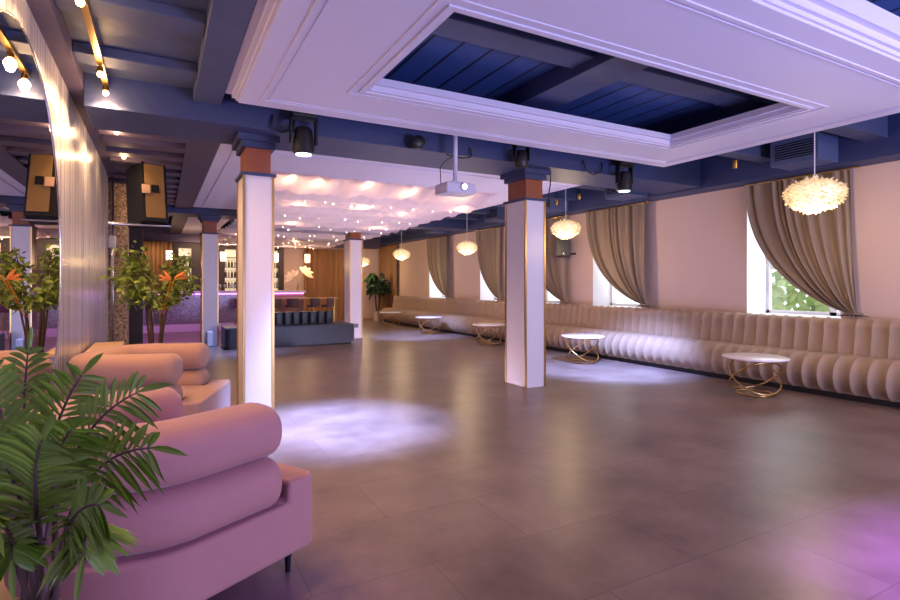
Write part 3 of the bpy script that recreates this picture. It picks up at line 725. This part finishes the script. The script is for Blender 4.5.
# ================================================================ DARK SOFA
t = thing('dark_sofa', 'long low dark blue-black sofa with channelled backrest between the two far columns', 'sofa', (0, 0, 0))
def rrect(x0, x1, y0, y1, r):
    pts = []
    for cx, cy, a0 in ((x1-r, y1-r, 0), (x0+r, y1-r, 90), (x0+r, y0+r, 180), (x1-r, y0+r, 270)):
        for k in range(7): a = R(a0+k*15); pts.append((cx+r*math.cos(a), cy+r*math.sin(a)))
    return pts
MB().prism(rrect(1.22, 4.06, 12.15, 13.15, .1), .04, .46, .04).build('seat', 'dark_velvet', t, smooth='angle')
mb = MB()
def bk(x0, x1, n):
    w = (x1-x0)/n
    for i in range(n): mb.prism(rrect(x0+i*w+.004, x0+(i+1)*w-.004, 12.78, 13.04, .05), .44, .74, .02)
bk(1.75, 3.72, 10); mb.build('backrest', 'dark_velvet', t, smooth='angle')
MB().box(1.3, 3.98, 12.22, 13.1, 0, .04).build('plinth', 'black', t)

# ================================================================ BAR
t = thing('bar_counter', 'long bar counter with glittering grey mosaic front and purple-lit top', 'bar counter', (0, 0, 0))
MB().box(-3.0, 2.95, 17.5, 18.0, .22, 1.10).build('mosaic_front', 'mosaic', t)
MB().box(-3.0, 2.95, 17.48, 18.0, 0, .22).build('kick_panel', 'white', t)
MB().box(2.95, 4.1, 17.5, 18.0, .0, 1.10).build('plain_front', 'counter_pink', t)
MB().box(-3.05, 4.15, 17.4, 18.1, 1.12, 1.19).build('countertop', 'white', t)
MB().box(-3.0, 4.1, 17.45, 17.5, 1.085, 1.118).build('led_strip', 'led', t)
tt = thing('high_bar_table', 'long narrow high table in front of the right end of the bar counter', 'bar table', (0, 0, 0))
MB().box(2.75, 5.05, 16.85, 17.3, .93, .97).build('tabletop', 'wood_top', tt)
for x in (2.85, 4.95): MB().box(x-.03, x+.03, 16.95, 17.2, 0, .93).build('leg', 'gold', tt)
# stools
s0 = None
SL = ['leftmost beside the left near column', 'second from the left', 'third from the left', 'rightmost']
for i, x in enumerate((3.0, 3.5, 4.15, 4.6)):
    lab = 'mauve bar stool with gold legs at the high table, '+SL[i]
    if s0 is None:
        s0 = thing('bar_stool', lab, 'bar stool', (x, 16.45, 0), 0, 'stools at the high table')
        MB().lathe([(0, .70), (.18, .70), (.20, .72), (.20, .76), (.17, .78), (0, .78)], n=20).build('seat', 'stoolseat', s0, smooth='angle')
        MB().grid(lambda u, v: Vector((.2*math.cos(R(200+140*u)), .2*math.sin(R(200+140*u)), .76+.20*v)), 14, 3).build('backrest', 'stoolseat', s0, smooth=True)
        for a in (45, 135, 225, 315): MB().tube([(.10*math.cos(R(a)), .10*math.sin(R(a)), .70), (.2*math.cos(R(a)), .2*math.sin(R(a)), 0)], .012, 8).build('leg', 'gold', s0)
        MB().tube([(.165*math.cos(2*PI*k/20), .165*math.sin(2*PI*k/20), .25) for k in range(20)], .008, 6, closed=True).build('footrest', 'gold', s0)
    else: dup(s0, (x, 16.45, 0), R(15*i), lab)
for i, x in enumerate((-.9, -.1, 2.1)):
    dup(s0, (x, 16.95, 0), R(5*i), ['mauve bar stool before the mosaic front, seen left behind the plant', 'mauve bar stool before the mosaic front, behind the bushy plant', 'mauve bar stool before the mosaic front, hidden by the near left column'][i], group='stools at the mosaic bar')
# back bar shelves
c0 = None; bottles = {}
CLB = ['leftmost, beside the gold drape', 'second from the gold drape', 'third from the gold drape', 'rightmost, beside the pale wall']
for i in range(5):
    x = .40+i*.72
    if i == 4: CLB.append('end bay hidden by the near left column'); CLB[3] = 'fourth from the gold drape'
    lab = 'tall dark-framed lit bottle cabinet behind the bar, '+CLB[i]
    t = thing('bottle_cabinet', lab, 'cabinet', (x, 20.1, 0), 0, 'lit cabinets behind the bar')
    f = MB(); f.box(0, .16, 0, .4, 0, 2.78); f.box(.56, .72, 0, .4, 0, 2.78); f.box(.16, .56, 0, .4, 0, .9); f.box(.16, .56, 0, .4, 2.62, 2.78); f.build('frame', 'dark_wood', t)
    MB().box(.16, .56, .36, .4, .9, 2.62).build('lit_back_panel', 'shelf_glow', t)
    for z in (1.25, 1.62, 1.98, 2.32): MB().box(.16, .56, .04, .36, z, z+.02).build('shelf', 'glass' if 0 else 'dark_wood', t)
    for zi, z in enumerate((.9, 1.27, 1.64, 2.0)):
        for k in range(4):
            key = 'bottle_'+'gac'[(k+zi+i) % 3]
            lab2 = '%s glass bottle, %s from left, %s shelf, %s lit bar cabinet' % ({'g': 'green', 'a': 'amber', 'c': 'pale'}['gac'[(k+zi+i) % 3]], ('first', 'second', 'third', 'fourth')[k], ('bottom', 'lower middle', 'upper middle', 'top')[zi], ('leftmost', 'second', 'third', 'fourth', 'rightmost')[i])
            if key not in bottles:
                o = MB().lathe([(0, 0), (.035, 0), (.037, .01), (.037, .15), (.013, .20), (.013, .26), (0, .26)], n=12).build('bottle', key, smooth='angle')
                bottles[key] = o
            else: o = bottles[key].copy(); COL.objects.link(o)
            tag(o, lab2, 'bottle', 'bottles on the lit bar shelves'); o.location = (x+.21+k*.10, 20.1+.2, z)
g = bottles['bottle_c']
gl = None
for k in range(6):
    if gl is None:
        gl = MB().lathe([(0, 0), (.035, 0), (.035, .006), (.006, .01), (.006, .09), (.035, .13), (.038, .20), (.034, .20)], n=14).build('wine_glass', 'bottle_c', smooth='angle'); o = gl
    else: o = gl.copy(); COL.objects.link(o)
    o.location = (1.35+k*.14, 17.75+.05*(k % 2), 1.19); tag(o, '%s stemmed glass in the short row on the bar counter' % ('leftmost', 'second', 'third', 'fourth', 'fifth', 'rightmost')[k], 'glass', 'glasses on the counter')
# small pendants over the bar
for i, (x, l) in enumerate(((.25, 'before the gold drape'), (1.7, 'above the middle of the mosaic counter'), (3.25, 'just right of the near left column'), (4.25, 'right of the pale wall, before the ochre drape'))):
    t = thing('bar_pendant_lamp', 'small cylindrical glowing pendant over the bar, '+l, 'pendant lamp', (x, 17.6, 2.1), 0, 'small pendants over the bar')
    MB().lathe([(0, 0), (.08, 0), (.085, .27), (0, .27)], n=16).build('shade', 'pend', t, smooth='angle')
    MB().tube([(0, 0, .27), (0, 0, 1.3)], .006, 6).build('cord', 'black', t)
    point('bar_pendant_light', (x, 17.45, 1.98), 10, WARM, .08)
# pale leaf arrangement on counter
t = thing('leaf_arrangement', 'pale-lit fan-leaf arrangement in a gold vase on the end of the bar counter', 'plant', (4.0, 17.75, 1.19))
MB().lathe([(0, 0), (.05, 0), (.07, .06), (.035, .18), (.04, .22), (0, .22)], n=16).build('vase', 'gold', t, smooth='angle')
for sgn, top in ((-1, .62), (1, .75)):
    c = Vector((sgn*.16, -.02, top-.18)); MB().tube([(0, 0, .2), (sgn*.05, 0, .36), tuple(c)], .01, 6).build('stem', 'gold', t)
    l = MB()
    for k in range(5): 
        a = R(-15+32*k) if sgn > 0 else R(195-32*k)
        l.leaf(c, (math.cos(a), -.1, math.sin(a)), (-math.sin(a), 0, math.cos(a)), .34, .13, .25, 4)
    l.build('fan_leaf', 'leaf_pale', t)

# ================================================================ PLANTS
def potted_tree(loc, label, hgt, spread, leafmat, nl, seed, lsize, potr=.2, flowers=False, zlo=.35):
    rnd = random.Random(seed)
    t = thing('potted_plant', label, 'plant', loc)
    MB().lathe([(0, 0), (potr*.75, 0), (potr, .34), (potr*1.05, .36), (potr*.9, .36), (potr*.9, .32), (0, .32)], n=24).build('pot', 'pot', t, smooth='angle')
    tr = MB(); f = MB(); tips = []
    for k in range(7):
        a = 2*PI*k/7+rnd.uniform(-.3, .3); rr_ = spread*rnd.uniform(.35, .75); hh = hgt*rnd.uniform(.72, .97)
        P = [Vector((.04*math.cos(a), .04*math.sin(a), .3)), Vector((.10*math.cos(a), .10*math.sin(a), hgt*.42)), Vector((rr_*.6*math.cos(a), rr_*.6*math.sin(a), hh*.78)), Vector((rr_*math.cos(a), rr_*math.sin(a), hh))]
        tr.tube(P, [.016, .013, .009, .005], 6); tips.append(P)
        for b in range(3):
            u = rnd.uniform(.35, .9); q = P[1]*(1-u)+P[3]*u; aa = a+rnd.uniform(-1.3, 1.3)
            e = q+Vector((math.cos(aa), math.sin(aa), rnd.uniform(-.1, .5)))*spread*rnd.uniform(.3, .5); tr.tube([q, (q+e)/2+Vector((0, 0, .03)), e], [.007, .005, .003], 5); tips.append([P[1], (P[1]+q)/2, q, e])
    tr.build('trunk', 'trunk', t, smooth=True)
    for i in range(nl):
        P = rnd.choice(tips); u = rnd.uniform(.25, 1); c = P[2]*(1-u)+P[3]*u+Vector([rnd.gauss(0, spread*.11) for _ in range(3)])
        if c.z < zlo: c.z = zlo+rnd.random()*.3
        d = Vector((rnd.gauss(0, 1), rnd.gauss(0, 1), rnd.gauss(-.1, .6))); f.leaf(c, d, Vector((rnd.gauss(0, 1), rnd.gauss(0, 1), rnd.gauss(0, 1))), lsize*rnd.uniform(.7, 1.2), lsize*.5, .3, 4, .3)
    f.build('foliage', leafmat, t)
    if flowers:
        for (px, pz, sgn) in ((.13, 1.48, -1), (.17, 1.50, 1)):
            fl = MB()
            for k in range(5): fl.leaf((px+.05, -.5, pz-.02), (sgn*(.5+.1*k)+.15, -.1, .45-.12*k), (0, 1, 0) if k % 2 else (.3, 0, 1), .15, .04, .0, 4)
            fl.tube([(px+.05, -.5, pz-.02), (px*.5, -.1, 1.0)], .006, 6)
            fl.build('flower', 'orange', t)
    return t
potted_tree((-.05, 8.15, 0), 'bushy green potted plant with orange blooms beside the silver wall, behind the armchairs', 1.98, .52, 'leaf', 1100, 3, .09, flowers=True, zlo=.6)
potted_tree((7.35, 19.35, 0), 'dark leafy potted plant in the back corner at the end of the banquette', 1.95, .42, 'leaf_dark', 240, 8, .26, zlo=.9)

# foreground palm : fronds as parts
Fv = Vector((math.sin(R(28.5)), math.cos(R(28.5)), 0)); Rv = Vector((math.cos(R(28.5)), -math.sin(R(28.5)), 0))
def P3(px, py, f): return Vector((0, 0, 1.4))+Fv*f+Rv*((px-450)/535*f)+Vector((0, 0, (284-py)/535*f))
pb = P3(36, 700, 1.55); pb.z = 0
t = thing('potted_palm', 'green areca palm with feathery fronds in the left foreground corner', 'plant', pb)
MB().lathe([(0, 0), (.12, 0), (.16, .28), (.165, .30), (.14, .30), (.14, .26), (0, .26)], n=28).build('pot', 'pot', t, smooth='angle')
rnd = random.Random(12)
def frond(base, mid, tip, L, w, n=15, sidev=None, sweep=.75):
    base, mid, tip = [Vector(v)-pb for v in (base, mid, tip)]
    root = Vector((rnd.uniform(-.05, .05), rnd.uniform(-.05, .05), .26))
    def q(u):  # rachis
        return base*(1-u)**2+mid*2*u*(1-u)+tip*u*u
    st = MB().tube([root, root*.5+base*.5+Vector((0, 0, .02)), base]+[q(i/10) for i in range(1, 11)], [.010, .008, .007]+[.006-.0004*i for i in range(10)], 6)
    fr = st.build('frond_stem', 'stem', t, smooth=True)
    lf = MB()
    for i in range(n):
        u = .12+.86*i/(n-1); p = q(u); tg = (q(min(1, u+.02))-q(u-.02)).normalized()
        sd = Vector(sidev) if sidev is not None else Rv*.6+Vector((0, 0, -.2))
        sd = (sd-tg*sd.dot(tg)).normalized(); nn = tg.cross(sd)
        ll = L*(math.sin(PI*(.18+.72*u))**.7)*rnd.uniform(.9, 1.1)
        for s in (-1, 1):
            d = tg*sweep+sd*s*.9+nn*rnd.uniform(-.25, .15)
            lf.leaf(p, d, sd.cross(d).cross(d) if False else tg-d*tg.dot(d), ll, w, rnd.uniform(.18, .42), 4, .25)
    p = q(1); lf.leaf(p, tip-mid, sd, L*.7, w, .2, 4, .2)
    lf.build('leaflets', 'leaf2', fr)
up = Vector((0, 0, 1))
fr = [  # base px,py,f / mid / tip / L / sidev
 ((62, 545, 1.50), (82, 450, 1.45), (150, 448, 1.40), .15, up*.9+Rv*.3),
 ((50, 520, 1.55), (75, 420, 1.50), (138, 392, 1.48), .15, up*.9+Rv*.3),
 ((42, 500, 1.60), (50, 420, 1.60), (82, 375, 1.58), .15, Rv+up*.4),
 ((30, 500, 1.60), (20, 420, 1.65), (28, 352, 1.65), .13, Rv),
 ((24, 510, 1.50), (5, 440, 1.50), (-8, 370, 1.50), .14, Rv),
 ((28, 540, 1.45), (20, 470, 1.40), (-20, 430, 1.35), .15, Rv*.6+up*.7),
 ((70, 540, 1.40), (95, 500, 1.35), (84, 555, 1.30), .12, Rv),
 ((55, 530, 1.42), (50, 450, 1.38), (72, 430, 1.34), .15, Rv+up*.3),
 ((20, 560, 1.40), (0, 500, 1.35), (-15, 520, 1.30), .14, Rv),
 ((40, 540, 1.38), (30, 470, 1.33), (42, 440, 1.30), .15, Rv),
 ((60, 560, 1.36), (70, 500, 1.30), (100, 505, 1.26), .12, up+Rv*.2),
 ((15, 560, 1.42), (10, 520, 1.40), (12, 560, 1.36), .11, Rv),
]
for b, m_, tp, L, sv in fr: frond(P3(*b), P3(*m_), P3(*tp), L*1.12, .019, 17, sv)

# ================================================================ OUTSIDE
t = thing('garden_tree', 'sunlit green tree outside the nearest window', 'tree', (12.0, 6.0, 0))
rnd = random.Random(5); MB().tube([(0, 0, -.5), (0, 0, 1.0), (.1, .1, 2.2)], [.14, .12, .06], 8).build('trunk', 'trunk', t)
f = MB()
for i in range(1500):
    v = Vector([rnd.gauss(0, 1) for _ in range(3)]).normalized()*(rnd.random()**.35); f.leaf((v.x*1.6, v.y*2.0, 1.9+v.z*1.5), [rnd.gauss(0, 1) for _ in range(3)], [rnd.gauss(0, 1) for _ in range(3)], .26, .15, .1, 3)
f.build('foliage', 'bark_outside', t)
struct('ground_outside', MB().box(8.6, 30, -10, 30, -.6, -.5), mat('pale_paving', '#c8c8c4', .9, var=.1))
